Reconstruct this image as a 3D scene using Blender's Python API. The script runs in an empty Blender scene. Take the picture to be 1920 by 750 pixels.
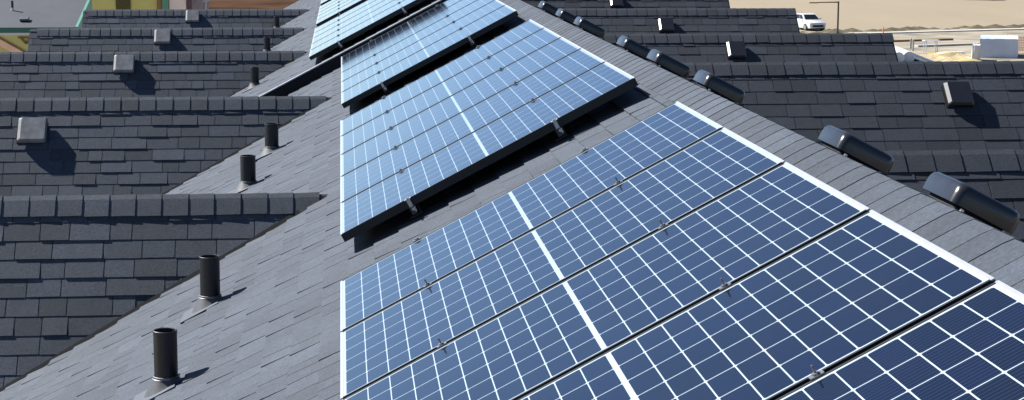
import bpy, bmesh, math, random
from mathutils import Vector, Matrix
R = math.radians
rnd = random.Random(7)
scene = bpy.context.scene
COL = scene.collection

# ------------------------------------------------------------------ constants
AL = 0.48606; TA = math.tan(AL); CA = math.cos(AL); SA = math.sin(AL)
D1 = -1.737          # near block main slope: Z = D1 + TA*X
D2 = -1.585          # far block main slope
RX1, RX2 = 1.715, 1.60   # ridge lines
RZ1, RZ2 = D1 + TA*RX1, D2 + TA*RX2
YSPLIT = 21.30
GROUND = -10.5
XL, XR = -5.05, 7.3
BL, BR = R(50), R(45)
LEFT_G = [(11.75, -1.778), (18.10, -1.778), (24.45, -1.80), (30.8, -1.88), (37.15, -1.90)]
RIGHT_G = [(10.27, -1.349, 7.3), (16.62, -1.349, 7.3), (23.49, -1.53, 7.10), (29.85, -1.53, 7.39), (36.2, -1.56, 7.60)]

# ------------------------------------------------------------------ helpers
def tag(o, label=None, cat=None, group=None, kind=None):
    if label: o['label'] = label
    if cat: o['category'] = cat
    if group: o['group'] = group
    if kind: o['kind'] = kind
    return o

def empty(name, loc=(0, 0, 0), rot=(0, 0, 0), scale=(1, 1, 1)):
    o = bpy.data.objects.new(name, None); COL.objects.link(o)
    o.location = loc; o.rotation_euler = rot; o.scale = scale
    o.empty_display_size = 0.1
    return o

class MB:
    def __init__(s): s.v = []; s.f = []; s.mi = []; s.tone = []; s.use_tone = False; s.cm = 0
    def face(s, pts, tone=1.0, mi=None):
        n = len(s.v); s.v += [tuple(p) for p in pts]; s.f.append(tuple(range(n, n+len(pts))))
        s.tone.append(tone); s.mi.append(s.cm if mi is None else mi)
    def prism(s, bot, top, tone=1.0, bottom=True):
        n = len(bot)
        s.face(top, tone)
        if bottom: s.face(list(reversed(bot)), tone)
        for i in range(n):
            j = (i+1) % n
            s.face([bot[i], bot[j], top[j], top[i]], tone)
    def box(s, x0, x1, y0, y1, z0, z1, M=None):
        b = [Vector(p) for p in ((x0,y0,z0),(x1,y0,z0),(x1,y1,z0),(x0,y1,z0))]
        t = [Vector((p.x,p.y,z1)) for p in b]
        if M: b = [M@p for p in b]; t = [M@p for p in t]
        s.prism(b, t)
    def tube(s, p0, p1, r0, r1=None, n=16, caps=True):
        r1 = r0 if r1 is None else r1
        p0, p1 = Vector(p0), Vector(p1); d = (p1-p0).normalized()
        a = d.orthogonal().normalized(); b = d.cross(a)
        A = [p0+(a*math.cos(t)+b*math.sin(t))*r0 for t in [2*math.pi*i/n for i in range(n)]]
        B = [p1+(a*math.cos(t)+b*math.sin(t))*r1 for t in [2*math.pi*i/n for i in range(n)]]
        for i in range(n):
            j = (i+1) % n; s.face([A[i], A[j], B[j], B[i]])
        if caps: s.face(list(reversed(A))); s.face(B)
    def lathe(s, prof, n=24, c=(0, 0), closed=False):
        rings = [[Vector((c[0]+r*math.cos(2*math.pi*i/n), c[1]+r*math.sin(2*math.pi*i/n), z)) for i in range(n)] for r, z in prof]
        for A, B in zip(rings, rings[1:]):
            for i in range(n):
                j = (i+1) % n; s.face([A[i], A[j], B[j], B[i]])
    def build(s, name, mats, parent=None, smooth=False, bevel=0, weld=False):
        me = bpy.data.meshes.new(name); me.from_pydata(s.v, [], s.f)
        for m in (mats if isinstance(mats, (list, tuple)) else [mats]): me.materials.append(m)
        me.polygons.foreach_set('material_index', s.mi)
        if s.use_tone:
            at = me.attributes.new('tone', 'FLOAT', 'FACE'); at.data.foreach_set('value', s.tone)
        me.update()
        if weld or smooth or bevel:
            bm = bmesh.new(); bm.from_mesh(me); bmesh.ops.remove_doubles(bm, verts=bm.verts, dist=1e-5)
            bmesh.ops.recalc_face_normals(bm, faces=bm.faces); bm.to_mesh(me); bm.free()
        if smooth:
            for p in me.polygons: p.use_smooth = True
            try: me.set_sharp_from_angle(angle=R(38))
            except Exception: pass
        o = bpy.data.objects.new(name, me); COL.objects.link(o); o.parent = parent
        if bevel:
            b = o.modifiers.new('bevel', 'BEVEL'); b.width = bevel; b.segments = 3; b.limit_method = 'ANGLE'; b.angle_limit = R(30)
            b.harden_normals = False
            for p in me.polygons: p.use_smooth = True
            try: me.set_sharp_from_angle(angle=R(60))
            except Exception: pass
        return o

class NT:
    def __init__(s, name):
        s.m = bpy.data.materials.new(name); s.m.use_nodes = True
        s.t = s.m.node_tree; s.b = s.t.nodes['Principled BSDF']
    def n(s, ty, **k):
        nd = s.t.nodes.new(ty)
        for a, v in k.items(): setattr(nd, a, v)
        return nd
    def l(s, a, b): s.t.links.new(a, b)
    def math(s, op, a, b=None, c=None, clamp=False):
        nd = s.n('ShaderNodeMath', operation=op, use_clamp=clamp)
        for i, v in enumerate((a, b, c)):
            if v is None: continue
            if isinstance(v, (int, float)): nd.inputs[i].default_value = v
            else: s.l(v, nd.inputs[i])
        return nd.outputs[0]
    def mix(s, f, a, b):
        nd = s.n('ShaderNodeMix', data_type='RGBA')
        for i, v in ((0, f), (6, a), (7, b)):
            if isinstance(v, (int, float)): nd.inputs[i].default_value = v
            elif isinstance(v, tuple): nd.inputs[i].default_value = (*v[:3], 1)
            else: s.l(v, nd.inputs[i])
        return nd.outputs[2]
    def noise(s, scale, detail=3, vec=None, rough=.55):
        nd = s.n('ShaderNodeTexNoise'); nd.inputs['Scale'].default_value = scale
        nd.inputs['Detail'].default_value = detail; nd.inputs['Roughness'].default_value = rough
        if vec is not None: s.l(vec, nd.inputs['Vector'])
        return nd.outputs['Fac']
    def coord(s, k='Object'):
        return s.n('ShaderNodeTexCoord').outputs[k]
    def bump(s, h, strength=.3, dist=.01):
        nd = s.n('ShaderNodeBump'); nd.inputs['Strength'].default_value = strength
        nd.inputs['Distance'].default_value = dist; s.l(h, nd.inputs['Height']); s.l(nd.outputs[0], s.b.inputs['Normal'])
    def set(s, **k):
        for a, v in k.items():
            i = s.b.inputs[a.replace('_', ' ')]
            if isinstance(v, (int, float)): i.default_value = v
            elif isinstance(v, tuple): i.default_value = (*v[:3], 1)
            else: s.l(v, i)

def basic(name, col, rough=.6, metal=0, var=.15, scale=6, spec=.5, bump=0):
    t = NT(name); c = t.coord()
    f = t.noise(scale, 5, c)
    lo = tuple(x*(1-var) for x in col); hi = tuple(min(1, x*(1+var)) for x in col)
    fr = t.n('ShaderNodeMapRange'); fr.inputs[1].default_value = .3; fr.inputs[2].default_value = .7; t.l(f, fr.inputs[0])
    t.set(Base_Color=t.mix(fr.outputs[0], lo, hi), Roughness=rough, Metallic=metal)
    t.b.inputs['Specular IOR Level'].default_value = spec
    if bump: t.bump(f, bump, .01)
    return t.m

# ------------------------------------------------------------------ materials
def shingle_mat(name, col):
    t = NT(name); c = t.coord()
    at = t.n('ShaderNodeAttribute', attribute_name='tone').outputs['Fac']
    big = t.noise(1.3, 4, c); mid = t.noise(14, 4, c); gran = t.noise(70, 6, c, .85)
    k = t.math('MULTIPLY', at, t.math('MULTIPLY_ADD', big, .55, .72))
    k = t.math('MULTIPLY', k, t.math('MULTIPLY_ADD', mid, .5, .75))
    k = t.math('MULTIPLY', k, t.math('MULTIPLY_ADD', gran, 3.0, -.5))
    v = t.n('ShaderNodeVectorMath', operation='SCALE'); v.inputs[0].default_value = col; t.l(k, v.inputs['Scale'])
    t.l(v.outputs[0], t.b.inputs['Base Color'])
    t.set(Roughness=.82); t.b.inputs['Specular IOR Level'].default_value = .5
    t.bump(gran, .5, .006)
    return t.m

def panel_mat():
    t = NT('solar_glass'); c = t.coord()
    s = t.n('ShaderNodeSeparateXYZ'); t.l(c, s.inputs[0]); x, y = s.outputs[0], s.outputs[1]
    ax = t.math('ABSOLUTE', x)
    CU = .0818; CV = .1590
    cu = t.math('DIVIDE', t.math('SUBTRACT', ax, .0065), CU)
    cv = t.math('DIVIDE', t.math('ADD', y, 3*CV), CV)
    fu = t.math('FRACT', cu); fv = t.math('FRACT', cv)
    du = t.math('MULTIPLY', t.math('SUBTRACT', .5, t.math('ABSOLUTE', t.math('SUBTRACT', fu, .5))), CU)
    dv = t.math('MULTIPLY', t.math('SUBTRACT', .5, t.math('ABSOLUTE', t.math('SUBTRACT', fv, .5))), CV)
    line = t.math('MAXIMUM', t.math('LESS_THAN', du, .0019), t.math('LESS_THAN', dv, .0020))
    # chamfered corners on the full-cell corners
    cham = t.math('LESS_THAN', t.math('ADD', du, dv), .0085)
    line = t.math('MAXIMUM', line, cham)
    edge = t.math('MAXIMUM', t.math('LESS_THAN', cu, 0), t.math('GREATER_THAN', cu, 10))
    edge = t.math('MAXIMUM', edge, t.math('GREATER_THAN', t.math('ABSOLUTE', y), 3*CV))
    line = t.math('MAXIMUM', line, edge)
    bus = t.math('FRACT', t.math('MULTIPLY', fv, 9.0))
    bus = t.math('LESS_THAN', t.math('ABSOLUTE', t.math('SUBTRACT', bus, .5)), .06)
    # per cell tone
    fl = t.n('ShaderNodeCombineXYZ')
    t.l(t.math('FLOOR', t.math('DIVIDE', x, CU)), fl.inputs[0]); t.l(t.math('FLOOR', cv), fl.inputs[1])
    oi = t.n('ShaderNodeObjectInfo').outputs['Random']; t.l(t.math('MULTIPLY', oi, 50), fl.inputs[2])
    wn = t.n('ShaderNodeTexWhiteNoise'); t.l(fl.outputs[0], wn.inputs['Vector'])
    cell = t.mix(wn.outputs['Value'], (.0006, .0018, .010), (.0014, .0035, .018))
    cell = t.mix(t.math('MULTIPLY', bus, .25), cell, (.07, .10, .16))
    colr = t.mix(line, cell, (.40, .47, .50))
    dust = t.noise(2.2, 5, c)
    colr = t.mix(t.math('MULTIPLY', t.math('POWER', dust, 2.0), .012), colr, (.5, .5, .48))
    t.set(Base_Color=colr, Roughness=t.math('MULTIPLY_ADD', dust, .07, .08))
    t.b.inputs['IOR'].default_value = 1.2
    t.b.inputs['Coat Weight'].default_value = 1; t.b.inputs['Coat IOR'].default_value = 1.2; t.b.inputs['Coat Roughness'].default_value = .10
    return t.m

def ground_mat():
    t = NT('dry_dirt'); c = t.coord()
    mp = t.n('ShaderNodeMapping'); mp.inputs['Scale'].default_value = (.6, .12, 1); t.l(c, mp.inputs[0])
    a = t.noise(.25, 6, mp.outputs[0]); b = t.noise(3, 5, c); g = t.noise(.05, 3, c)
    col = t.mix(a, (.24, .195, .137), (.315, .265, .19))
    col = t.mix(t.math('MULTIPLY', b, .5), col, (.235, .185, .125))
    col = t.mix(t.math('MULTIPLY', g, .35), col, (.32, .275, .205))
    t.set(Base_Color=col, Roughness=.95); t.b.inputs['Specular IOR Level'].default_value = .1; t.bump(b, .5, .1)
    return t.m

M = {}
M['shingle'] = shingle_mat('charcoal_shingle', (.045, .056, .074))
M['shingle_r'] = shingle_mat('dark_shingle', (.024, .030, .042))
M['pv'] = panel_mat()
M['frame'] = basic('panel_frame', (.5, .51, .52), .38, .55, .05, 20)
M['frame_side'] = basic('shaded_frame_side', (.012, .013, .015), .5, .2, .1, 20)  # near-black copy of the silver frame, shade painted on its sides
M['rail'] = basic('rail_aluminium', (.05, .05, .055), .45, .6, .1, 20)
M['bolt'] = basic('clamp_metal', (.22, .22, .23), .4, .8, .2, 60)
M['silver'] = basic('silver_metal', (.5, .5, .5), .4, .9, .2, 60)
M['black_pipe'] = basic('black_plastic_pipe', (.010, .011, .013), .45, 0, .35, 40, bump=.1)
M['collar'] = basic('dull_collar_metal', (.16, .16, .165), .45, .5, .2, 30)
M['boot'] = basic('grey_rubber_boot', (.06, .064, .07), .55, 0, .2, 25)
M['lead'] = basic('galvanised_flange', (.055, .066, .085), .6, .0, .12, 12)
M['vent_dark'] = basic('black_painted_vent', (.014, .014, .016), .28, .0, .2, 9, spec=1)
M['vent_grey'] = basic('weathered_grey_vent', (.19, .195, .20), .5, .0, .3, 9, spec=.15)
M['hood'] = basic('charcoal_hood', (.020, .022, .027), .27, 0, .2, 9, spec=.45)
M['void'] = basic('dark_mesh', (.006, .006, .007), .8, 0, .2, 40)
M['drip'] = basic('drip_edge_metal', (.40, .41, .43), .4, .4, .08, 9)
M['fascia'] = basic('dark_fascia', (.035, .032, .030), .6, 0, .2, 5)
M['siding'] = basic('beige_siding', (.45, .40, .32), .7, 0, .1, 2)
M['green_trim'] = basic('green_trim', (.10, .27, .20), .55, 0, .1, 4)
M['dark_green_trim'] = basic('dark_green_trim', (.02, .12, .09), .55, 0, .1, 4)
M['yellow_wall'] = basic('yellow_wall', (.55, .50, .17), .6, 0, .10, .9)
M['peach'] = basic('peach_board', (.85, .55, .35), .6, 0, .1, 3)
M['brown'] = basic('brown_stain_board', (.22, .13, .05), .7, 0, .2, 3)
M['pink_wall'] = basic('pale_pink_wall', (.80, .66, .62), .6, 0, .08, 3)
M['grey_roof'] = basic('grey_membrane_roof', (.042, .047, .058), .75, 0, .12, 1.2)
M['white'] = basic('white_sheet', (.58, .59, .61), .45, 0, .06, 2)
M['tarp'] = basic('white_blue_wrap', (.52, .57, .66), .4, 0, .08, 1.5, bump=.4)
M['wood'] = basic('yellow_lumber', (.62, .47, .20), .7, 0, .2, 4)
M['orange'] = basic('orange_plastic', (.85, .25, .14), .5, 0, .1, 5)
M['carwhite'] = basic('white_car_paint', (.6, .6, .6), .18, 0, .02, 3)
M['cardark'] = basic('dark_car_paint', (.03, .03, .035), .2, 0, .05, 3)
M['carglass'] = basic('car_window_glass', (.012, .014, .016), .06, 0, .05, 3)
M['tyre'] = basic('tyre_rubber', (.02, .02, .02), .8, 0, .1, 9)
M['pole'] = basic('bronze_pole', (.06, .052, .045), .5, .3, .1, 6)
M['kerb'] = basic('kerb_concrete', (.45, .43, .38), .85, 0, .1, 2)
M['soil'] = basic('rust_brown_soil', (.065, .038, .025), .95, 0, .45, .16, spec=0, bump=.5)
M['sand'] = basic('ochre_sand', (.32, .25, .12), .95, 0, .5, .5, bump=.6)
M['gravel'] = basic('pale_gravel', (.26, .225, .165), .95, 0, .45, .35, bump=.6)
M['ground'] = ground_mat()

# ------------------------------------------------------------------ shingle sheets
def shingles(mb, O, A, U, N, a0, a1, u0, u1, e, keep, thick=.0085, tmin=.16, tmax=.40, seed=1, tones=(.72, .84, .95, 1.02, 1.15)):
    """individually cut tabs: A = along the course, U = up the slope, N = normal"""
    r = random.Random(seed); O = Vector(O); A = Vector(A); U = Vector(U); N = Vector(N)
    k = 0; u = u0
    P = lambda a, u_, h: O + A*a + U*u_ + N*h
    while u < u1:
        a = a0 - r.random()*tmax
        ue = min(u + e + .012, u1)
        crs = r.uniform(-.003, .003)
        while a < a1:
            w = r.uniform(tmin, tmax)
            b = min(a + w, a1); s = max(a, a0)
            if b - s > .02 and keep(P((s+b)/2, u, 0)):
                h = thick + r.choice((0, 0, .0035)) + r.uniform(0, .0012)
                du = crs + r.uniform(-.0022, .0022)
                tone = r.choice(tones) * r.uniform(.95, 1.05)
                g = .003; lo = u + du
                skew = r.uniform(-.0015, .0015)
                p = [P(s+g, lo, h), P(b-g, lo+skew, h), P(b-g, ue, .0015), P(s+g, ue, .0015)]
                q = [P(s+g, lo, -.003), P(b-g, lo+skew, -.003), P(b-g, ue, -.003), P(s+g, ue, -.003)]
                mb.face(p, tone)
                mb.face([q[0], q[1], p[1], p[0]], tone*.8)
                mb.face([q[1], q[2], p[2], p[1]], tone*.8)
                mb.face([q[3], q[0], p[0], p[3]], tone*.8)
            a += w
        u += e; k += 1

def sheet(mb, O, A, U, N, pts, th=.02, tone=.6):
    O = Vector(O); A = Vector(A); U = Vector(U); N = Vector(N)
    top = [O+A*a+U*u for a, u in pts]; bot = [p-N*th for p in top]
    mb.prism(bot, top, tone)

def caps(mb, P0, P1, Dl, Dr, Nl, Nr, e=.155, w=.15, seed=3, keep=lambda p: True, dh=.0045):
    r = random.Random(seed); P0 = Vector(P0); P1 = Vector(P1); L = (P1-P0).length; A = (P1-P0)/L
    Dl, Dr, Nl, Nr = map(Vector, (Dl, Dr, Nl, Nr)); up = (Nl+Nr).normalized()
    n = int(L/e)
    for i in range(n):
        s = i*e + r.uniform(-.004, .004); t = s + e + .02
        p = P0 + A*s
        if not keep(p): continue
        tone = r.choice((.80, .92, 1, 1.1)) * r.uniform(.95, 1.05)
        h1 = .0100; h0 = h1 + dh + r.uniform(-.0005, .0012)
        def row(q, h, ww):
            # rounded bend over the ridge
            return [q+Dl*ww+Nl*h, q+Dl*ww*.5+Nl*(h+.001), q+Dl*.03+Nl*(h+.001), q+up*(h*1.05+.002)-Vector((0,0,.004)), q+Dr*.03+Nr*(h+.001), q+Dr*ww*.5+Nr*(h+.001), q+Dr*ww+Nr*h]
        ww = w + r.uniform(-.004, .004)
        a = row(P0+A*s, h0, ww); b = row(P0+A*t, h1, ww)
        lo = row(P0+A*s, .004, ww)
        for k in range(6):
            mb.face([a[k], a[k+1], b[k+1], b[k]], tone)
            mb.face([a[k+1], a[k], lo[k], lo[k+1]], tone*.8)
        lb = row(P0+A*t, .0, ww)
        mb.face([lo[0], a[0], b[0], lb[0]], tone*.8); mb.face([a[-1], lo[-1], lb[-1], b[-1]], tone*.8)

UL = (CA, 0, SA); NL = (-SA, 0, CA)      # left main slope: up-slope and normal
UR = (-CA, 0, SA); NR = (SA, 0, CA)

def gz_left(y, gs):
    return max([Z - math.tan(BL)*abs(Y-y) for Y, Z in gs] or [-99])
def gz_right(y, gs):
    return max([Z - math.tan(BR)*abs(Y-y) for Y, Z, _ in gs] or [-99])

def block(name, label, D, RX, y0, y1, LG, RG, seed, spread=0):
    root = empty(name, (1.0, y0, GROUND)); tag(root, label, 'building', 'shingled townhouse blocks')
    off = -Vector(root.location)
    RZ = D + TA*RX
    def add(mb, n, mat, par=root, **k):
        mb.v = [tuple(Vector(v)+off) for v in mb.v]
        return mb.build(n, mat, par, **k)
    # ---- left main slope
    m = MB(); m.use_tone = True
    L = (RX-XL)/CA
    O = Vector((XL, 0, D+TA*XL))
    sheet(m, O, (0,1,0), UL, NL, [(y0,0),(y1,0),(y1,L),(y0,L)])
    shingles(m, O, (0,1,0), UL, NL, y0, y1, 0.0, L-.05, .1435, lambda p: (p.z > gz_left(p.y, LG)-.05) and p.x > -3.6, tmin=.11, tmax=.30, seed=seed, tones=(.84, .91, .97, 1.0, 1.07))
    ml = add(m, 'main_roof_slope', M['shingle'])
    # ---- right main slope
    m = MB(); m.use_tone = True
    Lr = (XR-.3-RX)/CA
    O = Vector((XR-.3, 0, RZ-TA*(XR-.3-RX)))
    sheet(m, O, (0,1,0), UR, NR, [(y1,0),(y0,0),(y0,Lr),(y1,Lr)])
    shingles(m, O, (0,1,0), UR, NR, y0, y1, 0.0, Lr-.03, .1435, lambda p: p.z > gz_right(p.y, RG)-.1 and p.x < 3.6, seed=seed+1)
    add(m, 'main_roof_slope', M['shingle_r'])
    m = MB(); m.use_tone = True
    caps(m, (RX, y0, RZ), (RX, y1, RZ), (-CA,0,-SA), (CA,0,-SA), NL, NR, seed=seed+2, dh=.0018)
    add(m, 'ridge_cap', M['shingle'])
    # ---- cross gables
    def gable(Y, Z, xa, xb, b, left, s, e):
        T = math.tan(b); H = 3.17; l = H/math.cos(b)
        Un = (0, math.cos(b), math.sin(b)); Nn = (0, -math.sin(b), math.cos(b))
        Uf = (0, -math.cos(b), math.sin(b)); Nf = (0, math.sin(b), math.cos(b))
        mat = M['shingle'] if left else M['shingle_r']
        if left: keep = lambda p: D+TA*p.x < p.z+.10
        else: keep = lambda p: RZ-TA*(p.x-RX) < p.z+.10
        m = MB(); m.use_tone = True
        On = Vector((0, Y-H, Z-H*T))
        sheet(m, On, (1,0,0), Un, Nn, [(xa,0),(xb,0),(xb,l),(xa,l)])
        lo_u = l - 3.0
        shingles(m, On, (1,0,0), Un, Nn, xa-.02, xb, l-(int(3.2/e))*e-.055, l-.02, e, keep, thick=.0042, tmin=.13, tmax=.36, seed=s)
        Of = Vector((0, Y+H, Z-H*T))
        sheet(m, Of, (1,0,0), Uf, Nf, [(xb,0),(xa,0),(xa,l),(xb,l)])
        g = add(m, 'gable_roof', mat)
        m = MB(); m.use_tone = True
        P0, P1 = ((xb if left else xb+.02), Y, Z), ((xa-.02 if left else xa), Y, Z)
        Dn = (0, -math.cos(b), -math.sin(b)); Df = (0, math.cos(b), -math.sin(b))
        if left: caps(m, P0, P1, Dn, Df, Nn, Nf, e=.165, w=.15, seed=s+5, keep=lambda p: D+TA*p.x < p.z+.015)
        else: caps(m, P0, P1, Dn, Df, Nn, Nf, e=.165, w=.15, seed=s+5, keep=lambda p: RZ-TA*(p.x-RX) < p.z+.015)
        c = add(m, 'ridge_cap', mat, root)
        # rake boards and end wall
        xe = xa if left else xb
        sg = -1 if left else 1
        m = MB()
        for sy in (-1, 1):
            a = Vector((xe, Y, Z-.015)); q = Vector((xe, Y+sy*H, Z-H*T-.015))
            dn = Vector((0, 0, -.16)); ox = Vector((sg*.02, 0, 0)); ix = Vector((-sg*.02, 0, 0))
            m.prism([a+ix+dn, q+ix+dn, q+ix, a+ix], [a+ox+dn, q+ox+dn, q+ox, a+ox])
        add(m, 'rake_board', M['fascia'], weld=True)
        m = MB(); xw = xe - sg*.3; xi = xe - sg*.5
        tri = lambda x: [Vector((x, Y-H, Z-H*T-.05)), Vector((x, Y+H, Z-H*T-.05)), Vector((x, Y, Z-.05))]
        m.prism(tri(min(xw, xi)), tri(max(xw, xi)))
        add(m, 'gable_wall', M['siding'], weld=True)
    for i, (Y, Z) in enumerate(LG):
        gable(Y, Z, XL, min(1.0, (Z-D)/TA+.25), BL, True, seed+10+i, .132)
        # near-black strip along the valley: painted shade below the main-slope shingle edge
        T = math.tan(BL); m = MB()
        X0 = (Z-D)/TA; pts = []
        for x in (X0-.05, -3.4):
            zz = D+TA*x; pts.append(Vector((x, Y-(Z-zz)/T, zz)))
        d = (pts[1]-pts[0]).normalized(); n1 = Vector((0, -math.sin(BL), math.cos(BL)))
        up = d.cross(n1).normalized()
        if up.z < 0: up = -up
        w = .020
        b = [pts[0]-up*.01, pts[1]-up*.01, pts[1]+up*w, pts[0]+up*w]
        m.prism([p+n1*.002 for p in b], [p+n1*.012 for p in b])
        add(m, 'valley_shade_strip', M['void'], weld=True)
    for i, (Y, Z, xe) in enumerate(RG):
        gable(Y, Z, RX+(RZ-Z)/TA-.25, xe, BR, False, seed+30+i, .143)
    # ---- walls
    m = MB(); m.box(XL+.3, XR-.4, y0+.1, y1-.02, GROUND, -5.5)
    add(m, 'wall', M['siding'], weld=True)
    m = MB(); m.box(XL-.02, XL+.01, y0, y1, D+TA*XL-.2, D+TA*XL-.022); add(m, 'fascia_board', M['fascia'], weld=True)
    return root, add

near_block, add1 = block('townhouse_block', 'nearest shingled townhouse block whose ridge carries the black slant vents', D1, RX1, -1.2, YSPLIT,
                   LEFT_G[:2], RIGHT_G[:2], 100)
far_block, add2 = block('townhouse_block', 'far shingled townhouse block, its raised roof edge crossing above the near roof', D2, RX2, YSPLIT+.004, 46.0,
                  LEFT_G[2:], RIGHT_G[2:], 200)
# raised rake of the far block where it steps up above the near one
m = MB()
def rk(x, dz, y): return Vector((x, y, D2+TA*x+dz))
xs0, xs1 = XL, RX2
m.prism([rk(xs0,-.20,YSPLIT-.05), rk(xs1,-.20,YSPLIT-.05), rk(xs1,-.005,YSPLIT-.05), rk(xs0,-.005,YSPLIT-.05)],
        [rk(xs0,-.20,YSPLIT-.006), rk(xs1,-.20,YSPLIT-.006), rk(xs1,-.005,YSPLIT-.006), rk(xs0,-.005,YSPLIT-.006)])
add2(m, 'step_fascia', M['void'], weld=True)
m = MB()
m.prism([rk(xs0,-.002,YSPLIT-.075), rk(xs1,-.002,YSPLIT-.075), rk(xs1,-.002,YSPLIT+.02), rk(xs0,-.002,YSPLIT+.02)],
        [rk(xs0,.012,YSPLIT-.075), rk(xs1,.012,YSPLIT-.075), rk(xs1,.012,YSPLIT+.02), rk(xs0,.012,YSPLIT+.02)])
add2(m, 'drip_edge', M['drip'], weld=True)

# ------------------------------------------------------------------ solar panels
PT = .122      # height of the glass above the roof
def make_panel():
    root = empty('solar_panel', (0, 0, 0), (0, -AL, 0))
    W2, S2, F = .845, .4955, .010
    m = MB()
    def bar(x0, x1, y0, y1, dark=0):
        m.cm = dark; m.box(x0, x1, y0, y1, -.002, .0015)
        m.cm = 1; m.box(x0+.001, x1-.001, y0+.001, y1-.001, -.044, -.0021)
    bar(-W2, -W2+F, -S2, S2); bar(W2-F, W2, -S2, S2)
    bar(-W2+F+.0001, W2-F-.0001, -S2, -S2+F, 1); bar(-W2+F+.0001, W2-F-.0001, S2-F, S2, 1)  # row-edge lips painted near-black for the shaded gap between panels
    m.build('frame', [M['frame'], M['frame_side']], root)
    m = MB(); m.box(-W2+F, W2-F, -S2+F, S2-F, -.006, 0); m.build('glass', M['pv'], root)
    m = MB(); m.box(-.16, .16, -.05, .05, -.028, -.0065); m.build('junction_box', M['void'], root)
    return root
proto = make_panel()
ARR = [  # (D plane, x of lower edge, near Y, pitch, rows, array words)
    (1, -.018, 8.05-5*1.012, 1.012, 5, 'front array'),
    (1, -.018, 9.235, 1.048, 5, 'second array from the camera'),
    (1, -.010, 15.70, 1.050, 5, 'third array from the camera'),
    (2, -.383, 21.52, 1.095, 5, 'fourth array, beyond the step'),
    (2, -.383, 27.95, 1.09, 5, 'fifth array from the camera'),
    (2, -.383, 34.25, 1.06, 2, 'sixth array at the top'),
]
ORD = ['nearest row', 'second nearest row', 'middle row', 'second farthest row', 'farthest row']
first = True
def surf(D, x, h=0): return D + TA*x + h/CA
for ai, (pl, xl, yn, S, nr, words) in enumerate(ARR):
    D = D1 if pl == 1 else D2
    cx = xl + .845*CA
    cz = (-1.6083 + TA*(cx+.0178)) if pl == 1 else (-1.6495 + TA*(cx+.3826))
    for k in range(nr):
        yc = yn + (k+.5)*S
        if first: o = proto; first = False
        else:
            o = proto.copy(); COL.objects.link(o)
            for ch in proto.children:
                c = ch.copy(); COL.objects.link(c); c.parent = o
        o.location = (cx, yc, cz); o.scale = (1, (S-.024)/.991, 1)
        row = ORD[k] if nr == 5 else ['nearer row', 'farther row'][k]
        tag(o, f'solar panel, {row} of the {words}', 'solar panel', 'solar panels on the sunlit roof slope')
    # rails with clamps
    for u, rw in ((.385, 'lower'), (1.225, 'upper')):
        rx = xl + u*CA; rz = cz + TA*(rx-cx)
        root = empty('mounting_rail', (rx, yn, rz), (0, -AL, 0))
        tag(root, f'{rw} dark mounting rail with silver clamps, under the {words}', 'mounting rail', 'rails carrying the solar panels')
        L = nr*S
        m = MB(); m.box(-.016, .016, .006, L-.01, -.085, -.040); m.build('rail_beam', M['rail'], root, weld=True)
        for j in range(int(L/1.2)+1):
            yy = .12 + j*1.2
            if yy > L: break
            m = MB(); m.box(-.035, .035, yy-.03, yy+.03, -PT+.010, -PT+.018); m.box(.021, .030, yy-.02, yy+.02, -PT+.018, -.045)
            m.build('roof_foot', M['rail'], root, weld=True)
        for k in range(0, nr+1):
            yy = k*S - (.004 if k else .012)
            if k == nr: yy = L - .004
            m = MB()
            m.box(-.018, .018, yy-.012, yy+.012, .002, .006)
            m.tube((0, yy, .006), (0, yy, .011), .010, n=6)
            if k < nr: m.tube((0, yy, .004), (0, yy, .030 if ai == 0 else .014), .0030, n=8)
            if k == 0:
                m.box(-.010, .010, yy-.006, yy-.002, -.040, .002); m.tube((0.004, yy-.006, -.052), (0.004, yy-.020, -.052), .009, n=6); m.box(.008, .016, yy-.010, yy-.004, -.070, -.045)
            m.build('clamp', M['silver'] if k == 0 else M['bolt'], root)

# ------------------------------------------------------------------ plumbing vents
def make_pipe():
    root = empty('vent_pipe')
    m = MB()   # stack: outer wall, rim, inner wall
    m.lathe([(.054, -.02), (.0545, .262), (.056, .263), (.056, .272), (.053, .274), (.048, .272), (.047, .05), (.0, .05)], 28)
    m.build('pipe', M['black_pipe'], root, smooth=True)
    m = MB()
    m.lathe([(.057, .060), (.061, .058), (.061, .049), (.064, .047)], 28)
    m.build('collar', M['collar'], root, smooth=True)
    # rubber cone leaning into the slope
    m = MB(); n = 28
    for a, b in (((.062, .047, 0), (.078, .020, .25)), ((.078, .020, .25), (.105, -.006, 1))):
        for i in range(n):
            P = []
            for (r, z, k), ii in ((a, i), (a, i+1), (b, i+1), (b, i)):
                t = 2*math.pi*ii/n; x = r*math.cos(t)*(1+.12*k); y = r*math.sin(t)
                P.append((x, y, z + TA*x*k))
            m.face(P)
    m.build('boot', M['boot'], root, smooth=True)
    # metal flange on the shingles
    m = MB(); a = .0
    U = Vector(UL); N = Vector(NL); Y = Vector((0, 1, 0))
    P = lambda u, y, h: U*u + Y*y + N*h
    q = [(-.17, -.13), (.06, -.13), (.06, .13), (-.17, .13)]
    m.prism([P(u, y, .004) for u, y in q], [P(u, y, .013) for u, y in q])
    m.build('flange', M['lead'], root, weld=True)
    return root
pp = make_pipe()
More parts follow.
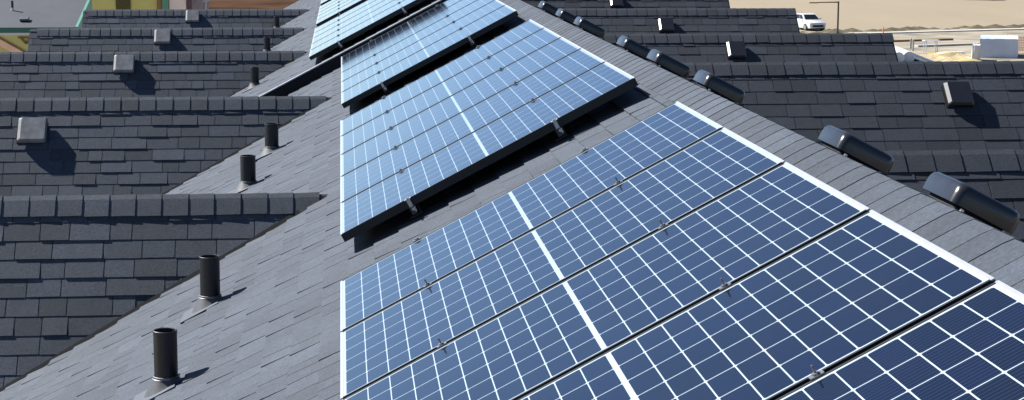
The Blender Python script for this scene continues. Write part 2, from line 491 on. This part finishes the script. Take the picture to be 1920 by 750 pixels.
PIPES = [(-.827, 8.43, D1, 1.0, 'black vent pipe nearest the camera, left of the front solar array'),
         (-.733, 10.02, D1, 1.0, 'second nearest black vent pipe, above the cut valley edge'),
         (-.745, 14.49, D1, .80, 'short black vent pipe standing left of the second solar array, the nearer of that pair'),
         (-.62, 16.14, D1, .80, 'short black vent pipe left of the second solar array, the farther of that pair'),
         (-1.097, 23.40, D2, .92, 'black vent pipe at the valley just past the roof step'),
         (-1.196, 29.9, D2, .92, 'thin black vent pipe left of the fourth solar array'),
         (-1.27, 36.6, D2, .95, 'farthest black vent pipe, by the brown soil at the top')]
for i, (x, y, D, s, lab) in enumerate(PIPES):
    if i == 0: o = pp
    else:
        o = pp.copy(); COL.objects.link(o)
        for ch in pp.children:
            c = ch.copy(); COL.objects.link(c); c.parent = o
    o.location = (x, y, D+TA*x); o.scale = (1.10, 1.10, .92) if i in (2, 3) else (1, 1, s)
    tag(o, lab, 'vent pipe', 'black plumbing vent pipes on the sunlit slope')

# ------------------------------------------------------------------ box vents on the gables
def rounded_rect(a, b, r, n=4):
    out = []
    for cx, cy, t0 in ((a-r, b-r, 0), (-a+r, b-r, 90), (-a+r, -b+r, 180), (a-r, -b+r, 270)):
        for k in range(n+1):
            t = R(t0+90*k/n); out.append((cx+r*math.cos(t), cy+r*math.sin(t)))
    return out
def make_box_vent(sx, sy, h, mat, corner=.02, gap=.025):
    """local: x across, y up the slope, z off the roof"""
    root = empty('box_vent')
    m = MB(); rr = rounded_rect(sx, sy, corner)
    lower = [Vector((x, y, gap)) for x, y in rr]
    mid = [Vector((x*.99, y*.99, h-.022)) for x, y in rr]
    top = [Vector((x*.84+.010, y*.90, h)) for x, y in rr]
    n = len(rr)
    for A, B in ((lower, mid), (mid, top)):
        for i in range(n):
            j = (i+1) % n; m.face([A[i], A[j], B[j], B[i]])
    m.face([Vector((p.x, p.y, p.z)) for p in top])
    inner = [Vector((x*.95, y*.95, gap)) for x, y in rr]
    for i in range(n):
        j = (i+1) % n; m.face([inner[i], inner[j], lower[j], lower[i]])
    m.build('hood', mat, root, weld=True)
    m = MB(); rr2 = rounded_rect(sx*.78, sy*.78, .015)
    m.prism([Vector((x, y, -.01)) for x, y in rr2], [Vector((x, y, h-.03)) for x, y in rr2])
    m.build('throat', M['void'], root, weld=True)
    m = MB(); m.box(-sx*1.1, sx*.9, -sy*.9, sy*.9, .006, .012)
    m.build('flange', M['shingle_r'], root, weld=True)
    return root, m
def stamp(root, fn):
    o = root.copy(); COL.objects.link(o)
    for ch in root.children:
        c = ch.copy(); COL.objects.link(c); c.parent = o
    return o
LV = [((-2.975, 17.865), 1, 'grey box vent with a wide black shadow, nearest on the left gables', 1.0),
      ((-2.845, 24.33), 2, 'grey box vent second nearest on the left gables', .98),
      ((-2.95, 30.69), 3, 'small grey box vent on the third visible left gable back from the camera', .98),
      ((-2.96, 37.045), 4, 'farthest grey box vent on the left, below the brown soil', .98)]
gv, _ = make_box_vent(.135, .135, .074, M['vent_grey'])
m = MB(); m.tube((-.01, .0, .071), (-.01, .0, .0735), .008, n=8); m.build('screw', M['void'], gv)
for i, ((x, y), gi, lab, s) in enumerate(LV):
    Y, Z = LEFT_G[gi]; z = Z - math.tan(BL)*(Y-y)
    o = gv if i == 0 else stamp(gv, None)
    N = Vector((0, -math.sin(BL), math.cos(BL)))
    o.location = Vector((x+.03, y, z)) - N*0 + Vector((0, -math.cos(BL), -math.sin(BL)))*.02
    o.rotation_euler = (BL, 0, 0); o.scale = (s,)*3
    tag(o, lab, 'roof vent', 'square grey vents on the left gables')
RV = [((5.56, 16.35), 1, 'black box vent nearest on the right gables, casting a pointed shadow', 1.0),
      ((5.00, 23.30), 2, 'black box vent second nearest on the right gables', .98),
      ((5.20, 29.60), 3, 'black box vent third on the right gables, above the ridge vents', 1.0),
      ((5.35, 36.06), 4, 'farthest black box vent, cut by the top edge of the photo', 1.05)]
dv, _ = make_box_vent(.122, .135, .074, M['vent_dark'])
for i, ((x, y), gi, lab, s) in enumerate(RV):
    Y, Z, _x = RIGHT_G[gi]; z = Z - math.tan(BR)*(Y-y)
    o = dv if i == 0 else stamp(dv, None)
    o.location = Vector((x+.02, y, z)) + Vector((0, -math.cos(BR), -math.sin(BR)))*.03
    o.rotation_euler = (BR, 0, 0); o.scale = (s,)*3
    tag(o, lab, 'roof vent', 'square black vents on the right gables')

# ridge vents just over the main ridge: long hoods running down the right slope
def make_ridge_vent():
    root = empty('ridge_vent')
    L, Wd, H = .265, .36, .125      # down-slope length, width along the ridge, height; origin at the lit near rim
    m = MB()
    # cross-section in x (down slope) with rounded shoulders, swept along y with rounded ends
    rr = rounded_rect(L/2, Wd/2, .035, 5); n = len(rr); cx, cy = L/2-.04, Wd/2
    lay = [(1.0, .046), (1.0, H-.045), (.985, H-.022), (.94, H-.007), (.86, H)]
    rings = [[Vector((cx+x*k, cy+y*(k if k > .9 else k), z)) for x, y in rr] for k, z in lay]
    for A, B in zip(rings, rings[1:]):
        for i in range(n):
            j = (i+1) % n; m.face([A[i], A[j], B[j], B[i]])
    m.face(rings[-1])
    m.build('hood', M['hood'], root, smooth=True)
    m = MB(); r2 = rounded_rect(L/2-.03, Wd/2-.03, .02)
    m.prism([Vector((cx+x, cy+y, -.01)) for x, y in r2], [Vector((cx+x, cy+y, H-.03)) for x, y in r2]); m.build('throat', M['void'], root, weld=True)
    m = MB(); m.box(cx-L*.62, cx+L*.66, cy-Wd*.6, cy+Wd*.6, .009, .015); m.build('flange', M['void'], root, weld=True)
    for sx in (-.085, .085):
        m = MB(); m.box(cx+sx-.006, cx+sx+.006, -.008, .004, .012, .04); m.tube((cx+sx, -.008, .02), (cx+sx, -.012, .02), .006, n=6); m.build('bracket', M['silver'], root)
    return root
rvp = make_ridge_vent()
W = ['nearest the camera, cut by the right edge', 'second from the camera, above the lowest full panel row',
     'standing alone third from the camera', 'fourth from the camera, nearer of a touching pair',
     'fifth from the camera, farther of a touching pair', 'sixth from the camera, nearest of the far row of three',
     'seventh from the camera, middle of the far row of three', 'eighth from the camera, at the top edge of the photo']
for i, (y, lab) in enumerate(zip((6.21, 7.72, 10.70, 12.43, 13.87, 16.55, 18.0, 19.64), W)):
    o = rvp if i == 0 else stamp(rvp, None)
    x = 2.13
    o.location = (x, y, RZ1-TA*(x-RX1)); o.rotation_euler = (0, AL, 0)
    tag(o, 'black ridge hood vent, '+lab, 'roof vent', 'black hood vents along the main ridge')

# ------------------------------------------------------------------ setting
m = MB(); m.face([(-900, -200, GROUND), (900, -200, GROUND), (900, 2500, GROUND), (-900, 2500, GROUND)])
tag(m.build('ground', M['ground']), kind='structure')
def patch(name, pts, mat, dz, kind='structure'):
    m = MB(); m.face([(x, y, GROUND+dz) for x, y in pts]); return tag(m.build(name, mat), kind=kind)
r2 = random.Random(5)
pts = [(-120, 188), (-60, 186), (-30, 189), (-14, 192), (-6, 196), (-3.2, 205), (-2.2, 214), (-1, 230), (4, 300), (6, 420), (-160, 430)]
patch('bare_soil', pts, M['soil'], .004)
patch('gravel_path', [(30, 118), (80, 120), (80, 165.2), (66, 165.6), (30, 158.3)], M['gravel'], .004)
# kerb line: from (48.9,161.5) to (62.9,166.2)
m = MB(); d = Vector((13.93, 4.67, 0)).normalized(); n = Vector((-d.y, d.x, 0))
a = Vector((48.93, 161.5, GROUND)) - d*20; b = Vector((48.93, 161.5, GROUND)) + d*60
for w0, w1, h in ((0, .9, .10), (1.2, 2.2, .012)):
    q = [a+n*w0, b+n*w0, b+n*w1, a+n*w1]; m.prism(q, [p+Vector((0, 0, h)) for p in q])
tag(m.build('kerb', M['kerb'], weld=True), kind='structure')
m = MB()
for k in range(60):
    c = a + d*(8+k*1.1+r2.uniform(-.5, .5)) + n*(3.5+r2.uniform(-.5, 1.6)); s = r2.uniform(.25, .9)
    rg = [c+Vector((math.cos(t)*s*1.8*r2.uniform(.7, 1.2), math.sin(t)*s*1.2, .0)) for t in [i*math.pi/4 for i in range(8)]]
    top = c+Vector((0, 0, s*.4))
    for i in range(8): m.face([rg[i], rg[(i+1) % 8], top])
tag(m.build('verge_scrub', basic('dry_verge_scrub', (.09, .075, .04), .95, 0, .4, 2)), 'dark dry scrub strip along the pale kerb', kind='stuff')

# ---- cars
def make_car(name, paint, label, loc, rz):
    root = empty(name, loc, (0, 0, rz)); tag(root, label, 'car', 'cars on the dirt lot')
    # local: front at -y, length 4.5, width 1.8
    secs = [(-2.25, .30, .62, .70), (-2.18, .24, .74, .80), (-1.7, .22, .88, .87), (-1.0, .22, .97, .90), (0, .22, .98, .91), (1.2, .22, 1.0, .90), (1.95, .24, 1.0, .86), (2.2, .32, .86, .78)]
    m = MB(); rings = []
    for y, z0, z1, w in secs:
        zm = z0+(z1-z0)*.55
        rings.append([Vector((x, y, z)) for x, z in ((-w*.92, z0), (-w, zm), (-w*.97, z1-.06), (-w*.85, z1), (w*.85, z1), (w*.97, z1-.06), (w, zm), (w*.92, z0))])
    for A, B in zip(rings, rings[1:]):
        for i in range(8):
            j = (i+1) % 8; m.face([A[i], A[j], B[j], B[i]])
    m.face(rings[0]); m.face(rings[-1])
    m.build('body', paint, root, smooth=True)
    cab = [(-1.05, .96, .80), (-.35, 1.44, .64), (.15, 1.50, .63), (.9, 1.47, .62), (1.75, 1.0, .78)]
    m = MB(); T = []
    for y, z, w in cab: T.append((Vector((-w, y, z)), Vector((w, y, z)), Vector((-.80, y, .95)), Vector((.80, y, .95))))
    for A, B in zip(T, T[1:]):
        m.face([A[0], A[1], B[1], B[0]]); m.face([A[2], A[0], B[0], B[2]]); m.face([A[1], A[3], B[3], B[1]])
    m.build('roof', paint, root, smooth=True, weld=True)
    m = MB(); o = Vector((0, -.012, .012))
    m.face([Vector((-.70, -.98, 1.02))+o, Vector((.70, -.98, 1.02))+o, Vector((.575, -.42, 1.40))+o, Vector((-.575, -.42, 1.40))+o])
    m.build('windscreen', M['carglass'], root)
    for s in (-1, 1):
        m = MB()
        q = [(-.78, 1.02), (.10, 1.02), (.10, 1.40), (-.30, 1.38)]
        m.face([Vector((s*(.80-(z-.95)*.30+.012), y, z)) for y, z in q])
        q = [(.16, 1.02), (1.35, 1.04), (.95, 1.38), (.16, 1.40)]
        m.face([Vector((s*(.80-(z-.95)*.30+.012), y, z)) for y, z in q])
        m.build('side_window', M['carglass'], root)
        m = MB(); m.box(s*.62-.17, s*.62+.17, -2.235, -2.15, .60, .72); m.build('headlight', M['silver'], root, weld=True)
        m = MB(); m.box(s*.90-.01, s*.90+s*.16 if s > 0 else s*.90+.01, -.72, -.62, .98, 1.10) if s > 0 else m.box(-1.06, -.89, -.72, -.62, .98, 1.10); m.build('mirror', paint, root, weld=True)
        for y in (-1.4, 1.35):
            m = MB(); m.tube((s*.68, y, .32), (s*.905, y, .32), .32, n=20); w = m.build('wheel', M['tyre'], root)
            m = MB(); m.tube((s*.90, y, .32), (s*.915, y, .32), .19, n=14); m.build('rim', M['silver'], w)
    m = MB(); m.box(-.55, .55, -2.262, -2.20, .36, .54); m.build('grille', M['void'], root, weld=True)
    m = MB(); m.box(-.8, .8, -2.1, 2.1, .17, .25); m.build('underbody', M['void'], root, weld=True)
    return root
make_car('parked_car', M['carwhite'], 'white saloon car facing the camera beside the dark lamp post', (42.75, 167.6, GROUND), R(12))
make_car('parked_car', M['cardark'], 'dark car at the top edge of the photo, only its underside in view', (79.6, 225.5, GROUND), R(60))

# ---- lamp post with a long arm
root = empty('street_lamp', (43.85, 161.0, GROUND)); tag(root, 'dark lamp post with one long level arm beside the white car', 'street lamp')
m = MB(); m.tube((0, 0, 0), (0, 0, 2.9), .085, .075, n=12); m.build('pole', M['pole'], root)
m = MB(); m.tube((0, 0, 0), (0, 0, .25), .16, .12, n=12); m.build('base', M['pole'], root)
m = MB(); m.tube((0, 0, 2.83), (-1.85, 0, 2.81), .055, .045, n=10); m.build('arm', M['pole'], root)
m = MB(); m.box(-2.65, -1.85, -.10, .10, 2.73, 2.84); m.build('lamp_head', M['brown'], root, bevel=.02)

# ---- staging yard objects
Gv = lambda x, y, z=0: Vector((x, y, GROUND+z))
for i, (x, lab) in enumerate(((38.6, 'large white pipe lying leftmost beside the roof end'), (39.5, 'large white pipe lying second from the roof end'), (40.4, 'large white pipe lying third from the roof end, next to the dark tubes'))):
    m = MB(); L0, L1 = 128+i*.5, 147-i*3.2
    for k in range(28):
        pass
    r = .42; n = 20
    m.lathe([(0, 0), (r*.96, 0), (r, .04), (r, L1-L0), (0, L1-L0)], n)
    o = m.build('large_pipe', M['white'], None, smooth=True)
    o.location = Gv(x, L0, r); o.rotation_euler = (R(-90), 0, R(-6.6))
    tag(o, lab, 'pipe', 'white pipes stored on the yard')
for i, (x, lab) in enumerate(((41.3, 'dark slim tube lying beside the white pipes'), (41.9, 'dark slim tube lying farther right of the white pipes'))):
    m = MB(); m.tube((0, 0, .12), (2.4, 20, .12), .12, n=12)
    o = m.build('slim_tube', M['cardark'], None, smooth=True); o.location = Gv(x-.3, 126)
    tag(o, lab, 'tube', 'dark tubes stored on the yard')
# wrapped stack
def wrapped(name, x0, x1, y0, y1, h, label, grp=None, mat=None):
    m = MB(); nx, ny = 10, 10; r = random.Random(int(x0*10)); ax0, ay0 = x0, y0; x0, x1, y0, y1 = 0, x1-x0, 0, y1-y0
    def P(i, j, k):
        x = x0+(x1-x0)*i/nx; y = y0+(y1-y0)*j/ny
        sag = .10*math.sin(math.pi*i/nx)*math.sin(math.pi*j/ny)
        return Vector((x, y, h - sag + r.uniform(-.02, .02)))
    g = [[P(i, j, 0) for j in range(ny+1)] for i in range(nx+1)]
    for i in range(nx):
        for j in range(ny): m.face([g[i][j], g[i+1][j], g[i+1][j+1], g[i][j+1]])
    ed = [g[i][0] for i in range(nx+1)] + [g[nx][j] for j in range(1, ny+1)] + [g[i][ny] for i in range(nx-1, -1, -1)] + [g[0][j] for j in range(ny-1, 0, -1)]
    mid = [Vector((p.x+r.uniform(-.05, .05), p.y+r.uniform(-.05, .05), h*.5)) for p in ed]
    lo = [Vector((p.x+r.uniform(-.06, .06), p.y+r.uniform(-.06, .06), 0)) for p in ed]
    for A, B in ((ed, mid), (mid, lo)):
        for i in range(len(A)):
            j = (i+1) % len(A); m.face([B[i], B[j], A[j], A[i]])
    o = m.build(name, mat or M['tarp'], None, smooth=True); o.location = (0, 0, GROUND)
    o.location = (ax0, ay0, GROUND); o.rotation_euler = (0, 0, -R(20))
    return tag(o, label, 'stack', grp)
wrapped('wrapped_stack', 47.2, 49.95, 133.6, 138.2, 1.42, 'large white wrapped pallet stack with a blue shaded front')
wrapped('wrapped_pack', 45.55, 46.1, 130.5, 132.2, 1.15, 'narrow upright white wrapped pack left of the large stack', mat=M['white'])
# trestle
root = empty('trestle_table', Gv(45.4, 139.5)); tag(root, 'small white trestle table on the bare yard', 'table')
m = MB(); m.box(-.62, .62, -.35, .35, .86, .93); m.build('tabletop', M['white'], root, weld=True)
for sx in (-.5, .45):
    for sy in (-.28, .28):
        m = MB(); m.tube((sx, sy, 0), (sx*.85, sy*.8, .86), .035, n=8); m.build('leg', M['white'], root)
for i, (x, y, lab) in enumerate(((46.2, 155, 'orange marker post beside the kerb, left of the trestle table'),)):
    root = empty('marker_post', Gv(x, y)); tag(root, lab, 'marker post')
    m = MB(); m.tube((0, 0, .06), (0, 0, 1.0), .06, .05, n=12); m.build('post', M['orange'], root)
    m = MB(); m.tube((0, 0, 0), (0, 0, .07), .22, .2, n=12); m.build('base', M['tyre'], root)
for x, y, hh, lab in ((44.9, 143.0, .75, 'short pale wooden stake left of the trestle table'), (44.3, 140.5, .85, 'taller pale wooden stake near the ends of the dark tubes')):
    m = MB(); m.box(-.07, .07, -.03, .03, 0, hh); m.prism([Vector(p) for p in ((-.07,-.03,hh),(.07,-.03,hh),(.07,.03,hh),(-.07,.03,hh))], [Vector(p) for p in ((-.01,-.03,hh+.1),(.01,-.03,hh+.1),(.01,.03,hh+.1),(-.01,.03,hh+.1))])
    o = m.build('survey_stake', M['kerb']); o.location = Gv(x, y); tag(o, lab, 'stake', 'pale stakes on the yard')
# orange mesh fence
root = empty('mesh_fence', Gv(50.9, 138)); tag(root, 'orange plastic mesh fence right of the wrapped stack', 'fence')
m = MB()
for k in range(9): m.box(-.1+0, 3.6, -.008, .008, .15+k*.13, .15+k*.13+.045)
for k in range(28): m.box(-.1+k*.135, -.1+k*.135+.03, -.012, -.009, .12, 1.25)
m.build('mesh', M['orange'], root)
for x in (0, 1.7, 3.4):
    m = MB(); m.box(x-.03, x+.03, .01, .07, 0, 1.45); m.build('post', M['white'], root, weld=True)
# planks and sand
for i, (p, q, mt, lab) in enumerate((((45.9, 144.8), (52.0, 147.2), 'kerb', 'long pale plank lying behind the sand heap'), ((45.3, 137.2), (47.4, 137.9), 'white', 'short white board lying in front of the trestle table'),
                                 ((44.9, 150.5), (51.5, 152.8), 'brown', 'long brown plank lying below the kerb'))):
    a, b = Gv(*p), Gv(*q); d3 = (b-a).normalized(); nn = Vector((-d3.y, d3.x, 0))
    m = MB(); qd = [a-nn*.25, b-nn*.25, b+nn*.25, a+nn*.25]; m.prism([v+Vector((0, 0, .01)) for v in qd], [v+Vector((0, 0, .16)) for v in qd])
    tag(m.build('plank', M[mt], weld=True), lab, 'plank')
def mound(name, cx, cy, rx, ry, h, mat, label, kind='stuff', seed=1):
    r = random.Random(seed); m = MB(); NA, NRr = 26, 8
    ph = [r.uniform(0, 6.28) for _ in range(4)]
    def P(i, k):
        t = 2*math.pi*i/NA; f = k/NRr; w = 1+.18*math.sin(2*t+ph[0])+.12*math.sin(3*t+ph[1])+.06*math.sin(7*t+ph[2])
        z = h*(1-f)**1.2*(1+.25*math.sin(5*t+ph[3]*f))+.0
        return Vector((cx+rx*f*w*math.cos(t), cy+ry*f*w*math.sin(t), GROUND+z+.004))
    for i in range(NA):
        for k in range(NRr):
            if k == 0: m.face([P(0, 0), P(i, 1), P(i+1, 1)])
            else: m.face([P(i, k), P(i, k+1), P(i+1, k+1), P(i+1, k)])
    return tag(m.build(name, mat, None, smooth=True), label, None, None, kind)
mound('sand_heap', 45.4, 133.5, 1.6, 6.5, .38, M['sand'], 'ochre sand heap left of the wrapped stacks', seed=2)
mound('rubble', 43.6, 131, 1.2, 6, .3, basic('brown_rubble', (.33, .26, .15), .95, 0, .4, 1.5, bump=.6), 'low brown rubble heap beside the dark tubes', seed=6)

# ---- grey roofed building at the top left
root = empty('low_building', (-13, 60, GROUND)); tag(root, 'grey low-pitched building with green eaves and a yellow wall, top left', 'building')
off = -Vector(root.location)
def addb(m, n, mat, par=None, **k):
    m.v = [tuple(Vector(v)+off) for v in m.v]; return m.build(n, mat, par or root, **k)
xr = -8.45; xlft = -22; ye = 60.0; ze = -3.62; sl = .235; yt = 63.6
def rp(x, y, dz=0): return Vector((x, y, ze+sl*(y-ye)+dz))
m = MB(); m.prism([rp(xlft, ye, -.12), rp(xr, ye, -.12), rp(xr, yt, -.12), rp(xlft, yt, -.12)], [rp(xlft, ye), rp(xr, ye), rp(xr, yt), rp(xlft, yt)])
rf = addb(m, 'roof', M['grey_roof'], weld=True)
m = MB(); m.box(xlft, xr, ye-.06, ye-.005, ze-.16, ze+.01); addb(m, 'eaves_board', M['dark_green_trim'], weld=True)
m = MB(); m.box(xlft+.2, xr-.22, ye+.02, yt, GROUND, ze-.14); addb(m, 'wall', M['yellow_wall'], weld=True)
m = MB()
q = (rp(xr, ye, -2.2), rp(xr, yt, -2.9), rp(xr, yt, .02), rp(xr, ye, .02)); m.prism(list(q), [v+Vector((.08, 0, 0)) for v in q])
addb(m, 'side_panel', M['green_trim'], weld=True)
def board(p, q, w, mat, nm):
    p, q = Vector((p[0], 0, p[1])), Vector((q[0], 0, q[1])); d_ = (q-p).normalized(); n_ = Vector((-d_.z, 0, d_.x))*w/2
    b = [p-n_, q-n_, q+n_, p+n_]; m = MB(); m.prism([v+Vector((0, ye-.02, 0)) for v in b], [v+Vector((0, ye+.018, 0)) for v in b])
    addb(m, nm, mat, weld=True)
board((-11.4, -3.75), (-9.9, -4.62), .20, M['peach'], 'diagonal_brace')
board((-11.2, -3.72), (-9.5, -4.70), .07, M['brown'], 'diagonal_brace')
board((-11.6, -4.05), (-10.3, -4.80), .07, M['brown'], 'diagonal_brace')
board((-12.2, -4.15), (-10.9, -4.95), .22, M['green_trim'], 'diagonal_brace')
board((-10.25, -3.93), (-9.8, -3.93), .06, M['brown'], 'bracket')
board((-10.15, -3.95), (-10.0, -4.12), .08, M['brown'], 'bracket')
board((-10.0, -4.12), (-9.85, -3.95), .08, M['brown'], 'bracket')
board((-13.5, -3.83), (-9.72, -3.80), .10, M['white'], 'fascia_strip')
board((-9.74, -3.8), (-9.74, -5.3), .05, M['white'], 'corner_strip')
# little pipe and vent on that roof
root2 = empty('vent_pipe', tuple(rp(-10.72, 61.9))); tag(root2, 'tiny black vent pipe with a white collar on the far grey roof', 'vent pipe')
m = MB(); m.tube((0, 0, .08), (0, 0, .32), .04, n=12); m.build('pipe', M['black_pipe'], root2)
m = MB(); m.tube((0, 0, -.01), (0, 0, .09), .05, .045, n=12); m.build('collar', M['white'], root2)
root2 = empty('box_vent', tuple(rp(-10.15, 60.75)), (math.atan(sl), 0, 0)); tag(root2, 'low flat black vent near the eaves of the far grey roof', 'roof vent')
m = MB(); m.box(-.14, .14, -.14, .14, .03, .10); m.build('hood', M['lead'], root2, bevel=.01)
m = MB(); m.box(-.12, .12, -.145, .12, -.01, .03); m.build('throat', M['void'], root2, weld=True)

# ---- yellow house behind the left gables
root = empty('yellow_house', (-9, 78, GROUND)); tag(root, 'yellow walled house with green corner post and pale pink bay, behind the left gables', 'building')
off = -Vector(root.location)
m = MB(); m.box(-10.9, -7.62, 78, 88, GROUND, -1.6); addb(m, 'wall', M['yellow_wall'], weld=True)
m = MB(); m.box(-7.60, -7.42, 77.9, 88, GROUND, -1.6); addb(m, 'downpipe', M['brown'], weld=True)
m = MB(); m.box(-7.40, -7.14, 77.85, 88, GROUND, -1.6); addb(m, 'corner_post', M['green_trim'], weld=True)
m = MB(); m.box(-7.12, -6.42, 77.95, 88, GROUND, -1.6); addb(m, 'bay_wall', M['pink_wall'], weld=True)
m = MB(); m.box(-6.40, -6.18, 77.9, 88, GROUND, -1.6); addb(m, 'end_board', basic('plum_board', (.09, .04, .07), .6), weld=True)
m = MB(); m.box(-9.3, -8.7, 77.95, 77.99, -4.1, -2.3); addb(m, 'window', M['carglass'], weld=True)
m = MB()
for sgn in (0, 1):
    y_ = 77.4 if sgn == 0 else 88.6
    b = [Vector((-11.3, y_, -1.7)), Vector((-5.8, y_, -1.7)), Vector((-5.8, 83, .6)), Vector((-11.3, 83, .6))]
    m.prism([v+Vector((0, 0, -.12)) for v in b], b)
addb(m, 'roof', M['grey_roof'], weld=True)
# white awning bar to its right
root = empty('white_awning', (-5.7, 80, -3.6)); tag(root, 'small white slanted awning at the right end of the yellow house', 'awning')
m = MB(); m.prism([(-.25, 0, -.16), (.02, 0, -.16), (.36, 0, .12), (.10, 0, .12)], [(-.25, .5, -.16), (.02, .5, -.16), (.36, .5, .12), (.10, .5, .12)]); m.build('sheet', M['white'], root, weld=True)
m = MB(); m.tube((-.1, .25, -6.9), (-.1, .25, -.1), .04, n=10); m.build('post', M['white'], root)

# ------------------------------------------------------------------ light, sky, camera
SUN = Vector((-.64, .385, .69)).normalized()
sd = bpy.data.lights.new('sun', 'SUN'); sd.energy = 5.0; sd.angle = R(.53); sd.color = (1, .975, .94)
so = bpy.data.objects.new('sun', sd); COL.objects.link(so)
so.rotation_euler = SUN.to_track_quat('Z', 'Y').to_euler(); so.location = (-20, 15, 30)
w = bpy.data.worlds.new('World'); scene.world = w; w.use_nodes = True
nt = w.node_tree; bg = nt.nodes['Background']
sky = nt.nodes.new('ShaderNodeTexSky'); sky.sky_type = 'NISHITA'; sky.sun_disc = False
sky.sun_elevation = math.asin(SUN.z); sky.sun_rotation = math.atan2(SUN.x, SUN.y)
sky.air_density = .85; sky.dust_density = .7; sky.ozone_density = 3.0; sky.altitude = 2600
nt.links.new(sky.outputs[0], bg.inputs[0]); bg.inputs[1].default_value = .066

MC = ((0.9958062300701724, -0.0914513906500124, 0.002568131929939769), (-0.011484966335575223, -0.15280905667959396, -0.9881889939404118), (0.09076369153853017, 0.9840152617438773, -0.1532185267956427))
cd = bpy.data.cameras.new('camera'); cam = bpy.data.objects.new('camera', cd); COL.objects.link(cam)
cd.sensor_width = 36; cd.lens = 3462.4/1920*36; cd.clip_start = .05; cd.clip_end = 5000
rx = Matrix((MC[0], [-v for v in MC[1]], [-v for v in MC[2]])).transposed().to_4x4()
cam.matrix_world = rx
scene.camera = cam
scene.render.resolution_x = 1024; scene.render.resolution_y = 400
scene.view_settings.view_transform = 'Standard'; scene.view_settings.look = 'None'
scene.view_settings.exposure = 1.08; scene.view_settings.gamma = 1
try: scene.view_settings.use_curve_mapping = False
except Exception: pass
